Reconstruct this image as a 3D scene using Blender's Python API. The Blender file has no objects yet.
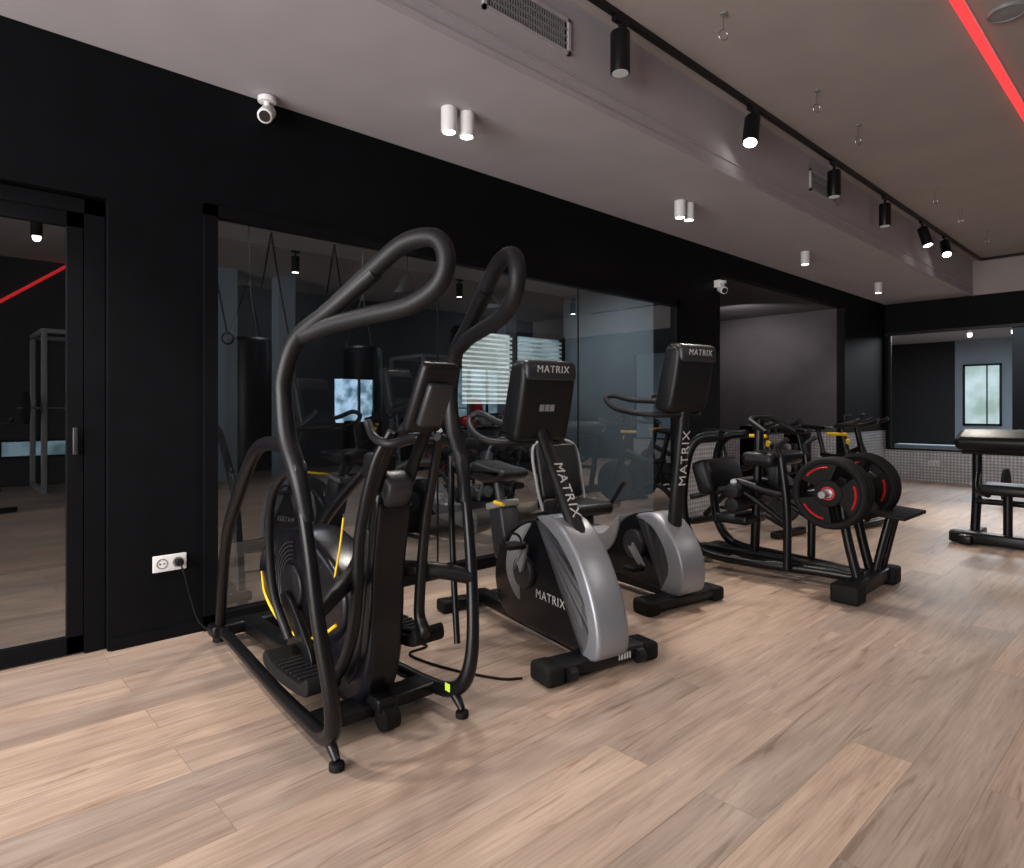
import bpy, bmesh, math, random
from mathutils import Vector, Matrix, Euler
random.seed(4)
S=bpy.context.scene
COL=S.collection
# ---------------------------------------------------------------- materials
def mat(name,col,rough=.5,metal=0,emit=None,es=0,noise=0,nscale=30,bump=0,coat=0,spec=.5):
    m=bpy.data.materials.new(name); m.use_nodes=True
    nt=m.node_tree; b=nt.nodes['Principled BSDF']
    b.inputs['Base Color'].default_value=(*col,1); b.inputs['Roughness'].default_value=rough
    b.inputs['Metallic'].default_value=metal; b.inputs['Specular IOR Level'].default_value=spec
    b.inputs['Coat Weight'].default_value=coat
    if emit: b.inputs['Emission Color'].default_value=(*emit,1); b.inputs['Emission Strength'].default_value=es
    if noise or bump:
        tc=nt.nodes.new('ShaderNodeTexCoord'); n=nt.nodes.new('ShaderNodeTexNoise')
        n.inputs['Scale'].default_value=nscale; n.inputs['Detail'].default_value=6
        nt.links.new(tc.outputs['Object'],n.inputs['Vector'])
        if noise:
            r=nt.nodes.new('ShaderNodeValToRGB')
            r.color_ramp.elements[0].position=.3; r.color_ramp.elements[1].position=.7
            r.color_ramp.elements[0].color=(*[c*(1-noise) for c in col],1)
            r.color_ramp.elements[1].color=(*[min(1,c*(1+noise)) for c in col],1)
            nt.links.new(n.outputs['Fac'],r.inputs['Fac']); nt.links.new(r.outputs['Color'],b.inputs['Base Color'])
        if bump:
            bp=nt.nodes.new('ShaderNodeBump'); bp.inputs['Strength'].default_value=bump; bp.inputs['Distance'].default_value=.01
            nt.links.new(n.outputs['Fac'],bp.inputs['Height']); nt.links.new(bp.outputs['Normal'],b.inputs['Normal'])
    return m
M={}
M['wall']=mat('black_wall_paint',(.0024,.0026,.0038),.6,noise=.15,nscale=6,bump=.05,spec=.12)
M['ceil']=mat('grey_ceiling_paint',(.41,.395,.425),.85,noise=.04,nscale=3,bump=.03)
M['ceil2']=mat('grey_tray_paint',(.37,.335,.325),.85,noise=.05,nscale=2,bump=.03)
M['grey']=mat('dark_grey_paint',(.05,.047,.052),.8,noise=.1,nscale=4)
M['dark']=mat('charcoal_paint',(.018,.019,.022),.8,noise=.1,nscale=4)
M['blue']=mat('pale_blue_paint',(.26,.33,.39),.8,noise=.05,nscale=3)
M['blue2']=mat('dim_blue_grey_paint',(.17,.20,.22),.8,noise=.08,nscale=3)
M['black']=mat('black_powdercoat',(.004,.004,.005),.34,noise=.1,nscale=80,spec=.3)
M['blackm']=mat('black_plastic',(.006,.006,.0075),.42,noise=.15,nscale=120,bump=.02,spec=.3)
M['gloss']=mat('gloss_black_plastic',(.004,.004,.006),.26,noise=.05,nscale=10,spec=.3)
M['rubber']=mat('rubber',(.006,.006,.006),.7,noise=.2,nscale=150,bump=.1,spec=.2)
M['foam']=mat('foam_grip',(.007,.007,.009),.5,noise=.15,nscale=200,bump=.08,spec=.3)
M['pad']=mat('vinyl_pad',(.006,.006,.007),.42,noise=.1,nscale=60,bump=.04,spec=.3)
M['silver']=mat('silver_plastic',(.235,.24,.265),.34,metal=.35,noise=.03,nscale=20)
M['steel']=mat('brushed_steel',(.42,.42,.44),.3,metal=1,noise=.05,nscale=90)
M['dgrey']=mat('dark_grey_plastic',(.022,.022,.026),.4,noise=.08,nscale=60,spec=.4)
M['lgrey']=mat('light_grey_plastic',(.22,.22,.23),.4,noise=.05,nscale=60)
M['white']=mat('white_plastic',(.72,.72,.72),.4,noise=.02,nscale=30)
M['yellow']=mat('yellow_accent',(.80,.50,.02),.4,noise=.03,nscale=30)
M['lime']=mat('lime_sticker',(.55,.8,.05),.4,noise=.03,nscale=30)
M['red']=mat('red_accent',(.65,.02,.02),.4,noise=.05,nscale=30)
M['label']=mat('white_lettering',(.5,.5,.51),.5,noise=.02,nscale=30)
M['bulb']=mat('lamp_lens',(1,1,1),.5,emit=(1,.95,.88),es=14,noise=.01)
M['bulbdim']=mat('lamp_lens_dim',(.2,.2,.2),.5,emit=(1,.95,.88),es=.15,noise=.01)
M['led']=mat('red_led',(.9,.05,.05),.5,emit=(1,.035,.04),es=1.4,noise=.01)
M['blind']=mat('blind_slat',(.75,.77,.74),.6,noise=.05,nscale=20)
M['screen']=mat('screen_glass',(.006,.006,.008),.08,noise=.05,nscale=10)
def skymat(name,lo,hi,es,sc=4):
    m=bpy.data.materials.new(name); m.use_nodes=True; nt=m.node_tree; b=nt.nodes['Principled BSDF']
    tc=nt.nodes.new('ShaderNodeTexCoord'); n=nt.nodes.new('ShaderNodeTexNoise'); n.inputs['Scale'].default_value=sc; n.inputs['Detail'].default_value=5
    r=nt.nodes.new('ShaderNodeValToRGB'); r.color_ramp.elements[0].position=.38; r.color_ramp.elements[1].position=.60
    r.color_ramp.elements[0].color=(*lo,1); r.color_ramp.elements[1].color=(*hi,1)
    nt.links.new(tc.outputs['Object'],n.inputs['Vector']); nt.links.new(n.outputs['Fac'],r.inputs['Fac']); nt.links.new(r.outputs['Color'],b.inputs['Emission Color'])
    b.inputs['Emission Strength'].default_value=es; b.inputs['Base Color'].default_value=(.02,.02,.02,1); return m
M['sky']=skymat('street_view_pane',(.12,.22,.28),(.55,.78,1),3.0)
M['skyb']=skymat('street_view_pane_dim',(.14,.24,.28),(.36,.52,.60),1.3)
M['skyc']=skymat('bright_blind_daylight',(.7,.8,.75),(.9,1,.95),1.2)
M['skyf']=skymat('garden_view_pane',(.34,.48,.44),(.62,.80,.86),.9,1.2)

def glassmat(name,tint,ior):
    m=bpy.data.materials.new(name); m.use_nodes=True; nt=m.node_tree
    for n in list(nt.nodes): nt.nodes.remove(n)
    o=nt.nodes.new('ShaderNodeOutputMaterial'); mx=nt.nodes.new('ShaderNodeMixShader')
    t=nt.nodes.new('ShaderNodeBsdfTransparent'); t.inputs[0].default_value=(*tint,1)
    g=nt.nodes.new('ShaderNodeBsdfGlossy'); g.inputs['Roughness'].default_value=.0; g.inputs['Color'].default_value=(.9,.95,1,1)
    f=nt.nodes.new('ShaderNodeLayerWeight'); f.inputs['Blend'].default_value=.5
    mr=nt.nodes.new('ShaderNodeMapRange'); mr.inputs['To Min'].default_value=.22; mr.inputs['To Max'].default_value=ior
    nt.links.new(f.outputs['Facing'],mr.inputs['Value'])
    nt.links.new(mr.outputs[0],mx.inputs[0]); nt.links.new(t.outputs[0],mx.inputs[1]); nt.links.new(g.outputs[0],mx.inputs[2]); nt.links.new(mx.outputs[0],o.inputs[0])
    return m
M['glass']=glassmat('tinted_glass',(.64,.66,.67),.48)

def floormat():
    m=bpy.data.materials.new('oak_plank_floor'); m.use_nodes=True; nt=m.node_tree; L=nt.links; N=nt.nodes.new
    b=nt.nodes['Principled BSDF']
    tc=N('ShaderNodeTexCoord'); mp=N('ShaderNodeMapping'); mp.inputs['Rotation'].default_value=(0,0,math.pi/2)
    L.new(tc.outputs['Object'],mp.inputs['Vector'])
    br=N('ShaderNodeTexBrick'); br.offset=.37; br.inputs['Scale'].default_value=1
    br.inputs['Brick Width'].default_value=1.8; br.inputs['Row Height'].default_value=.20
    br.inputs['Mortar Size'].default_value=.0009; br.inputs['Mortar Smooth'].default_value=.2
    br.inputs['Color1'].default_value=(0,0,0,1); br.inputs['Color2'].default_value=(1,1,1,1); br.inputs['Mortar'].default_value=(.5,.5,.5,1)
    L.new(mp.outputs[0],br.inputs['Vector'])
    sc=N('ShaderNodeVectorMath'); sc.operation='SCALE'; sc.inputs['Scale'].default_value=17
    L.new(br.outputs['Color'],sc.inputs[0])
    ad=N('ShaderNodeVectorMath'); ad.operation='ADD'; L.new(mp.outputs[0],ad.inputs[0]); L.new(sc.outputs[0],ad.inputs[1])
    def noise(sx,sy,detail,dist=0):
        q=N('ShaderNodeMapping'); q.inputs['Scale'].default_value=(sx,sy,1); L.new(ad.outputs[0],q.inputs['Vector'])
        n=N('ShaderNodeTexNoise'); n.inputs['Scale'].default_value=1; n.inputs['Detail'].default_value=detail; n.inputs['Distortion'].default_value=dist
        L.new(q.outputs[0],n.inputs['Vector']); return n
    n1=noise(.8,9,4,1.3); n2=noise(5,120,4,.3); n3=noise(1.2,16,4,2.4)
    r1=N('ShaderNodeValToRGB'); e=r1.color_ramp.elements
    e[0].position=.28; e[0].color=(.325,.238,.188,1); e[1].position=.72; e[1].color=(.50,.382,.308,1)
    x=r1.color_ramp.elements.new(.5); x.color=(.42,.316,.252,1)
    L.new(n1.outputs['Fac'],r1.inputs['Fac'])
    r2=N('ShaderNodeValToRGB'); e=r2.color_ramp.elements; e[0].position=.32; e[0].color=(.82,.81,.80,1); e[1].position=.6; e[1].color=(1.04,1.04,1.04,1)
    L.new(n2.outputs['Fac'],r2.inputs['Fac'])
    r5=N('ShaderNodeValToRGB'); e=r5.color_ramp.elements; e[0].position=.30; e[0].color=(.66,.60,.56,1); e[1].position=.41; e[1].color=(1,1,1,1)
    L.new(n3.outputs['Fac'],r5.inputs['Fac'])
    r3=N('ShaderNodeValToRGB'); e=r3.color_ramp.elements; e[0].color=(.76,.79,.82,1); e[1].color=(1.12,1.08,1.04,1)
    L.new(br.outputs['Color'],r3.inputs['Fac'])
    def mul(a,c):
        q=N('ShaderNodeMix'); q.data_type='RGBA'; q.blend_type='MULTIPLY'; q.inputs['Factor'].default_value=1; q.clamp_result=False
        L.new(a,q.inputs['A']); L.new(c,q.inputs['B']); return q.outputs['Result']
    c=mul(mul(mul(r1.outputs['Color'],r2.outputs['Color']),r3.outputs['Color']),r5.outputs['Color'])
    r4=N('ShaderNodeValToRGB'); e=r4.color_ramp.elements; e[0].position=.0; e[0].color=(1,1,1,1); e[1].position=1; e[1].color=(.5,.45,.42,1)
    L.new(br.outputs['Fac'],r4.inputs['Fac']); c=mul(c,r4.outputs['Color'])
    L.new(c,b.inputs['Base Color'])
    rr=N('ShaderNodeMapRange'); rr.inputs['To Min'].default_value=.33; rr.inputs['To Max'].default_value=.5; L.new(n2.outputs['Fac'],rr.inputs['Value']); L.new(rr.outputs[0],b.inputs['Roughness'])
    bp=N('ShaderNodeBump'); bp.inputs['Strength'].default_value=.10; bp.inputs['Distance'].default_value=.003; L.new(n2.outputs['Fac'],bp.inputs['Height']); L.new(bp.outputs['Normal'],b.inputs['Normal'])
    b.inputs['Specular IOR Level'].default_value=.35
    return m
M['floor']=floormat()
def diamond():
    m=bpy.data.materials.new('diamond_plate'); m.use_nodes=True; nt=m.node_tree; L=nt.links; N=nt.nodes.new
    b=nt.nodes['Principled BSDF']; b.inputs['Metallic'].default_value=.35; b.inputs['Roughness'].default_value=.42
    tc=N('ShaderNodeTexCoord')
    sep=N('ShaderNodeSeparateXYZ'); L.new(tc.outputs['Object'],sep.inputs[0])
    s=N('ShaderNodeMath'); s.operation='ADD'; L.new(sep.outputs[0],s.inputs[0]); L.new(sep.outputs[1],s.inputs[1])
    cb=N('ShaderNodeCombineXYZ'); L.new(s.outputs[0],cb.inputs[0]); L.new(sep.outputs[2],cb.inputs[1])
    mp=N('ShaderNodeMapping'); mp.inputs['Rotation'].default_value=(0,0,math.pi/4); L.new(cb.outputs[0],mp.inputs['Vector'])
    ck=N('ShaderNodeTexChecker'); ck.inputs['Scale'].default_value=30; L.new(mp.outputs[0],ck.inputs['Vector'])
    r=N('ShaderNodeValToRGB'); r.color_ramp.elements[0].color=(.30,.30,.315,1); r.color_ramp.elements[1].color=(.85,.85,.88,1)
    n=N('ShaderNodeTexNoise'); n.inputs['Scale'].default_value=9; n.inputs['Detail'].default_value=3; L.new(cb.outputs[0],n.inputs['Vector'])
    mu=N('ShaderNodeMath'); mu.operation='MULTIPLY'; L.new(ck.outputs['Fac'],mu.inputs[0]); L.new(n.outputs['Fac'],mu.inputs[1])
    L.new(mu.outputs[0],r.inputs['Fac']); L.new(r.outputs['Color'],b.inputs['Base Color'])
    bp=N('ShaderNodeBump'); bp.inputs['Strength'].default_value=.6; bp.inputs['Distance'].default_value=.01; L.new(ck.outputs['Fac'],bp.inputs['Height']); L.new(bp.outputs['Normal'],b.inputs['Normal'])
    return m
M['diamond']=diamond()
# ---------------------------------------------------------------- geometry helpers
def empty(name,loc=(0,0,0),rz=0):
    e=bpy.data.objects.new(name,None); e.empty_display_size=.1; e.location=loc; e.rotation_euler=(0,0,rz); COL.objects.link(e); return e
def link(name,me,m,par=None,smooth=True):
    ob=bpy.data.objects.new(name,me); COL.objects.link(ob)
    if m is not None: me.materials.append(M[m] if isinstance(m,str) else m)
    if smooth:
        for p in me.polygons: p.use_smooth=True
        try: me.set_sharp_from_angle(angle=math.radians(38))
        except Exception: pass
    if par: ob.parent=par
    return ob
def bm2(name,bm,m,par=None,smooth=True):
    bmesh.ops.recalc_face_normals(bm,faces=bm.faces)
    me=bpy.data.meshes.new(name); bm.to_mesh(me); bm.free(); return link(name,me,m,par,smooth)
def box(name,size,loc,m,par=None,rot=(0,0,0),bev=0,seg=3,taper=None):
    bm=bmesh.new(); bmesh.ops.create_cube(bm,size=1)
    for v in bm.verts:
        v.co=Vector((v.co.x*size[0],v.co.y*size[1],v.co.z*size[2]))
        if taper and v.co.z>0: v.co.x*=taper[0]; v.co.y*=taper[1]
    if bev: bmesh.ops.bevel(bm,geom=bm.edges[:],offset=bev,segments=seg,affect='EDGES',profile=.5)
    mx=Matrix.Translation(loc)@Euler(rot).to_matrix().to_4x4(); bmesh.ops.transform(bm,matrix=mx,verts=bm.verts)
    return bm2(name,bm,m,par)
def boxes(name,lst,m,par=None):
    bm=bmesh.new()
    for (x0,x1,y0,y1,z0,z1) in lst:
        r=bmesh.ops.create_cube(bm,size=1)
        for v in r['verts']: v.co=Vector(((x0+x1)/2+v.co.x*(x1-x0),(y0+y1)/2+v.co.y*(y1-y0),(z0+z1)/2+v.co.z*(z1-z0)))
    return bm2(name,bm,m,par,False)
def pane(name,x,y0,y1,z0,z1,m,par):
    bm=bmesh.new(); bm.faces.new([bm.verts.new(p) for p in ((x,y0,z0),(x,y1,z0),(x,y1,z1),(x,y0,z1))])
    me=bpy.data.meshes.new(name); bm.to_mesh(me); bm.free(); return link(name,me,m,par,False)
def prism(name,prof,y0,y1,m,par=None,bev=.01,seg=3,curve=True):
    if curve: prof=smoothclosed(prof)
    bm=bmesh.new()
    a=[bm.verts.new((x,y0,z)) for x,z in prof]; b=[bm.verts.new((x,y1,z)) for x,z in prof]
    n=len(prof); f1=bm.faces.new(a); f2=bm.faces.new(b[::-1])
    for i in range(n): bm.faces.new((a[i],b[i],b[(i+1)%n],a[(i+1)%n]))
    bmesh.ops.recalc_face_normals(bm,faces=bm.faces)
    if bev:
        es=list(set(list(f1.edges)+list(f2.edges)))
        bmesh.ops.bevel(bm,geom=es,offset=bev,segments=seg,affect='EDGES',profile=.5)
    return bm2(name,bm,m,par)
def cr(p0,p1,p2,p3,t):
    return tuple(.5*((2*b)+(-a+c)*t+(2*a-5*b+4*c-d)*t*t+(-a+3*b-3*c+d)*t**3) for a,b,c,d in zip(p0,p1,p2,p3))
def smoothclosed(p,sub=5):
    n=len(p); return [cr(p[i-1],p[i],p[(i+1)%n],p[(i+2)%n],k/sub) for i in range(n) for k in range(sub)]
def sweep(name,pts,r,m,par=None,closed=False,n=14,sub=7,flat=1,smooth=True,up=None):
    rs=r if isinstance(r,(list,tuple)) else [r]*len(pts)
    P=[(*p,q) for p,q in zip(pts,rs)]; N=len(P); out=[]
    if smooth and N>2:
        if closed: out=smoothclosed(P,sub)
        else:
            for i in range(N-1):
                p0=P[i-1] if i>0 else tuple(2*a-b for a,b in zip(P[0],P[1]))
                p3=P[i+2] if i+2<N else tuple(2*a-b for a,b in zip(P[-1],P[-2]))
                for k in range(sub): out.append(cr(p0,P[i],P[i+1],p3,k/sub))
            out.append(P[-1])
    else: out=P
    V=[Vector(o[:3]) for o in out]; R=[max(.001,o[3]) for o in out]; K=len(V)
    T=[]
    for i in range(K):
        a=V[i-1] if (i>0 or closed) else V[i]; b=V[(i+1)%K] if (i<K-1 or closed) else V[i]
        T.append((b-a).normalized())
    bm=bmesh.new(); rings=[]
    if closed:
        c=sum(V,Vector())/K; bn=Vector()
        for i in range(K): bn+=(V[i]-c).cross(V[(i+1)%K]-c)
        bn.normalize(); fr=[(bn.cross(t).normalized(),bn) for t in T]
    else:
        ref=Vector(up) if up else (Vector((0,1,0)) if abs(T[0].y)<.8 else Vector((1,0,0)))
        fr=[]; nn=(ref-T[0]*ref.dot(T[0])).normalized()
        for t in T:
            nn=(nn-t*nn.dot(t)).normalized(); fr.append((nn,t.cross(nn)))
    for i in range(K):
        a,b=fr[i]
        rings.append([bm.verts.new(V[i]+a*R[i]*math.cos(2*math.pi*k/n)+b*R[i]*flat*math.sin(2*math.pi*k/n)) for k in range(n)])
    for i in range(K if closed else K-1):
        A=rings[i];B=rings[(i+1)%K]
        for k in range(n): bm.faces.new((A[k],A[(k+1)%n],B[(k+1)%n],B[k]))
    if not closed: bm.faces.new(rings[0][::-1]); bm.faces.new(rings[-1])
    return bm2(name,bm,m,par)
def cyl(name,p0,p1,r,m,par=None,r2=None,n=32,bev=0):
    p0=Vector(p0);p1=Vector(p1);d=p1-p0
    bm=bmesh.new(); bmesh.ops.create_cone(bm,cap_ends=True,segments=n,radius1=r,radius2=r if r2 is None else r2,depth=d.length)
    if bev:
        es=[e for e in bm.edges if abs(e.verts[0].co.z-e.verts[1].co.z)<1e-6]
        bmesh.ops.bevel(bm,geom=es,offset=bev,segments=3,affect='EDGES',profile=.5)
    mx=Matrix.Translation((p0+p1)/2)@d.to_track_quat('Z','Y').to_matrix().to_4x4(); bmesh.ops.transform(bm,matrix=mx,verts=bm.verts)
    return bm2(name,bm,m,par)
def ring(name,c,R,r,axis,m,par=None,a0=0,a1=360,n=10,k=40):
    c=Vector(c);q=Vector(axis).to_track_quat('Z','Y'); full=abs(a1-a0)>=360
    pts=[tuple(c+q@Vector((R*math.cos(math.radians(a0+(a1-a0)*i/k)),R*math.sin(math.radians(a0+(a1-a0)*i/k)),0))) for i in range(k+(0 if full else 1))]
    return sweep(name,pts,r,m,par,closed=full,n=n,smooth=False)
def arcxz(name,cx,y,cz,R,a0,a1,r,m,par,k=24,n=6,flat=1):
    pts=[(cx+R*math.cos(math.radians(a0+(a1-a0)*i/k)),y,cz+R*math.sin(math.radians(a0+(a1-a0)*i/k))) for i in range(k+1)]
    return sweep(name,pts,r,m,par,n=n,smooth=False,flat=flat)
def text(name,body,size,mx,m,par=None):
    cu=bpy.data.curves.new(name,'FONT'); cu.body=body; cu.size=size; cu.align_x='CENTER'; cu.align_y='CENTER'; cu.extrude=.0008; cu.space_character=1.15
    o=bpy.data.objects.new(name,cu); COL.objects.link(o)
    dg=bpy.context.evaluated_depsgraph_get(); me=bpy.data.meshes.new_from_object(o.evaluated_get(dg))
    bpy.data.objects.remove(o); me.transform(mx); me.materials.clear()
    return link(name,me,m,par,False)
def frame(o,x,z):
    x=Vector(x).normalized();z=Vector(z).normalized();y=z.cross(x).normalized();x=y.cross(z)
    mm=Matrix((x,y,z)).transposed().to_4x4(); mm.translation=Vector(o); return mm
def area(name,loc,target,sx,sy,power,col,par=None):
    l=bpy.data.lights.new(name,'AREA'); l.shape='RECTANGLE'; l.size=sx;l.size_y=sy;l.energy=power;l.color=col
    o=bpy.data.objects.new(name,l); COL.objects.link(o); o.location=loc
    o.rotation_euler=(Vector(target)-Vector(loc)).to_track_quat('-Z','Y').to_euler()
    if par: o.parent=par
    return o
def spot(name,loc,target,power,ang,col,par=None,blend=.6,rad=.04):
    l=bpy.data.lights.new(name,'SPOT'); l.energy=power;l.spot_size=math.radians(ang);l.spot_blend=blend;l.color=col;l.shadow_soft_size=rad
    o=bpy.data.objects.new(name,l); COL.objects.link(o); o.location=loc
    o.rotation_euler=(Vector(target)-Vector(loc)).to_track_quat('-Z','Y').to_euler()
    if par: o.parent=par
    return o
# ---------------------------------------------------------------- room shell
XR=8.5; YB=-4; YF=12.1; ZL=2.96; ZH=3.5; XS=1.236; YX=20
boxes('floor',[(-3.4,XR+.12,YB-.12,YX+.1,-.1,0)],'floor')
boxes('wall_left',[(-.12,0,YB,-.55,0,ZL),(-.12,0,-.55,.69,2.23,ZL),(-.12,0,.69,1.14,0,ZL),(-.12,0,1.14,5.74,2.28,ZL),(-.12,0,1.14,5.74,0,.06),
 (-.12,0,5.74,6.585,0,ZL),(-.12,0,6.585,10.29,2.72,ZL),(-.12,0,10.29,YF,0,ZL)],'wall')
boxes('ceiling',[(-3.2,XS,YB,YF,ZL,ZL+.6)],'ceil')
boxes('ceiling_tray',[(XS,XR,YB,YF,ZH,ZH+.1)],'ceil2')
boxes('wall_far',[(0,5.2,YF,YF+.12,2.44,ZL),(0,5.2,YF,YF+.12,0,.5),(5.2,XR,YF,YF+.12,0,ZL),(0,.06,YF,YF+.12,.5,2.44)],'wall')
boxes('wall_far_upper',[(XS,XR,YF,YF+.12,ZL,ZH)],'ceil2')
boxes('trim_soffit',[(XS-.001,XS+.014,YB,YF,ZL-.012,ZL+.03),(XS,XS+.01,YB,YF,ZL+.10,ZL+.112)],'ceil')
wn=[(.9,2.5,.42,.72),(6.3,7.3,.85,1.85),(9.3,11.3,.9,2.2)]
segs=[];y=YB
for a,b,c,d in wn:
    segs+= [(XR,XR+.12,y,a,0,ZH),(XR,XR+.12,a,b,0,c),(XR,XR+.12,a,b,d,ZH)]; y=b
segs.append((XR,XR+.12,y,YF,0,ZH)); boxes('wall_right',segs,'dark')
for i,(a,b,c,d) in enumerate(wn):
    w=empty('window_%d'%(i+2),(XR,0,0))
    boxes('pane',[(.09,.11,a,b,c,d)],'sky' if i==1 else 'skyb',w)
    boxes('mullions',[(.02,.08,a,a+.04,c,d),(.02,.08,b-.04,b,c,d),(.02,.08,a,b,c,c+.04),(.02,.08,a,b,d-.04,d),(.02,.08,a+(b-a)*.6,a+(b-a)*.6+.04,c,d)],'black',w)
for i,(x,y) in enumerate(((7.2,3.6),(7.2,4.6),(6.6,9.4))):
    boxes('column' if i==0 else 'column.%03d'%i,[(x,x+.3,y,y+.3,0,ZH)],'blue')
boxes('wall_back',[(0,.3,YB-.12,YB,0,ZH),(5.4,XR,YB-.12,YB,0,ZH),(.3,5.4,YB-.12,YB,0,.2),(.3,5.4,YB-.12,YB,2.7,ZH)],'dark')
w=empty('window_6',(0,YB,0))
boxes('mullions',[(x,x+.06,-.08,-.02,.2,2.7) for x in (.3,1.56,2.82,4.08,5.34)],'black',w)
boxes('wall_recess',[(-3.2,-.12,6.45,6.585,0,2.72),(-3.2,-.12,10.29,10.41,0,2.72),(-3.2,-3.1,6.585,10.29,0,2.72)],'grey')
boxes('ceiling_recess',[(-3.2,-.12,6.45,10.41,2.72,2.8)],'grey')
boxes('trim_1',[(0,.012,5.80,6.585,0,.82)],'diamond'); boxes('trim_2',[(0,.012,10.29,YF,0,.82)],'diamond')
boxes('trim_3',[(.012,5.2,YF-.012,YF,0,.5)],'diamond'); boxes('trim_4',[(-3.1,-.13,10.278,10.29,0,.82)],'diamond')
boxes('trim_5',[(0.0,5.2,YF-.03,YF,.5,.53),(0.0,5.2,YF-.03,YF,2.42,2.47),(.06,.1,YF-.03,YF,.5,2.44)],'black')
boxes('trim_6',[(0,.010,YB,-.55,0,.06),(0,.010,.70,1.13,0,.06)],'wall')
w=empty('window_1')
boxes('frame',[(-.03,.025,1.13,1.20,.02,2.30),(-.03,.025,5.68,5.75,.02,2.30),(-.03,.025,1.13,5.75,2.24,2.30),(-.03,.025,1.13,5.75,.0,.08)],'wall',w)
boxes('seams',[(-.02,-.008,y-.004,y+.004,.08,2.24) for y in (2.7,4.2)],'black',w)
pane('pane',-.014,1.2,5.68,.08,2.24,'glass',w)
w=empty('door_1')
boxes('frame',[(-.12,-.05,.60,.685,.0,2.22),(-.12,-.05,-.54,-.46,0,2.22),(-.12,-.05,-.54,.685,2.15,2.22)],'wall',w)
boxes('leaf_frame',[(-.10,-.06,.53,.595,.01,2.15),(-.10,-.06,-.45,-.39,.01,2.15),(-.10,-.06,-.45,.595,2.08,2.15),(-.10,-.06,-.45,.595,.01,.09)],'wall',w)
pane('pane',-.08,-.39,.53,.09,2.08,'glass',w)
box('handle',(.02,.02,.13),(-.035,.56,1.04),'dgrey',w,bev=.004)
# back room
boxes('wall_back_room',[(-2.32,-2.2,-1.2,6.45,0,2.8),(-2.2,-.12,-1.2,-1.08,0,2.8)],'dark')
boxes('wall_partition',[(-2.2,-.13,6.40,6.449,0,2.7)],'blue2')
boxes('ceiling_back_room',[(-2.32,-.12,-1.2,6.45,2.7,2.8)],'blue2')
w=empty('window_7',(-2.2,0,0))
boxes('pane',[(0,.01,4.6,5.42,1.25,2.1)],'skyc',w); boxes('pane_shaded',[(0,.01,5.47,6.3,1.25,2.1)],'skyb',w)
boxes('slats',[(.03,.06,4.6,6.3,1.27+i*.055,1.27+i*.055+.030) for i in range(15)],'blind',w)
boxes('frame',[(0,.07,4.55,4.6,1.2,2.15),(0,.07,6.3,6.35,1.2,2.15),(0,.07,4.55,6.35,1.2,1.25),(0,.07,4.55,6.35,2.1,2.15),(0,.08,5.4,5.47,1.25,2.1)],'black',w)
boxes('column.004',[(-.55,-.35,6.1,6.3,0,2.7)],'wall')
# made-up room beyond an opening, in place of the far mirror's reflection
boxes('wall_mirror_standin',[(-.73,5.2,YX,YX+.1,0,2.96),(5.2,5.3,12.22,YX,0,2.96)],'blue')
boxes('wall_mirror_standin_dark',[(-3.3,-.73,YX,YX+.1,0,2.96),(-3.4,-3.3,12.22,YX+.1,0,2.96)],'dark')
boxes('ceiling_mirror_standin',[(-3.4,5.3,12.22,YX+.1,2.96,3.0)],'ceil')
w=empty('window_8',(0,YX,0))
boxes('pane',[(-.5,.22,-.03,-.02,.8,2.28)],'skyf',w)
boxes('frame',[(-.55,-.50,-.05,-.01,.75,2.33),(.22,.27,-.05,-.01,.75,2.33),(-.55,.27,-.05,-.01,.75,.8),(-.55,.27,-.05,-.01,2.28,2.33),(-.05,-.02,-.05,-.01,.75,2.33)],'black',w)
boxes('column.003',[(.95,1.35,17,17.4,0,2.96)],'wall')
for y in (13.6,15.3,17.5):
    for x in (.1,.9,1.7):
        e=empty('ceiling_downlight',(x,y,2.96)); cyl('can',(0,0,0),(0,0,-.14),.05,'white',e); cyl('lens',(0,0,-.14),(0,0,-.143),.04,'bulb',e)
w=empty('flat_bench',(.45,13.4,0))
box('pad',(1.3,.3,.08),(0,0,.50),'blue',w,bev=.02); box('leg_1',(.06,.3,.46),(-.4,0,.23),'black',w); box('leg_2',(.06,.3,.46),(.4,0,.23),'black',w)
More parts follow.
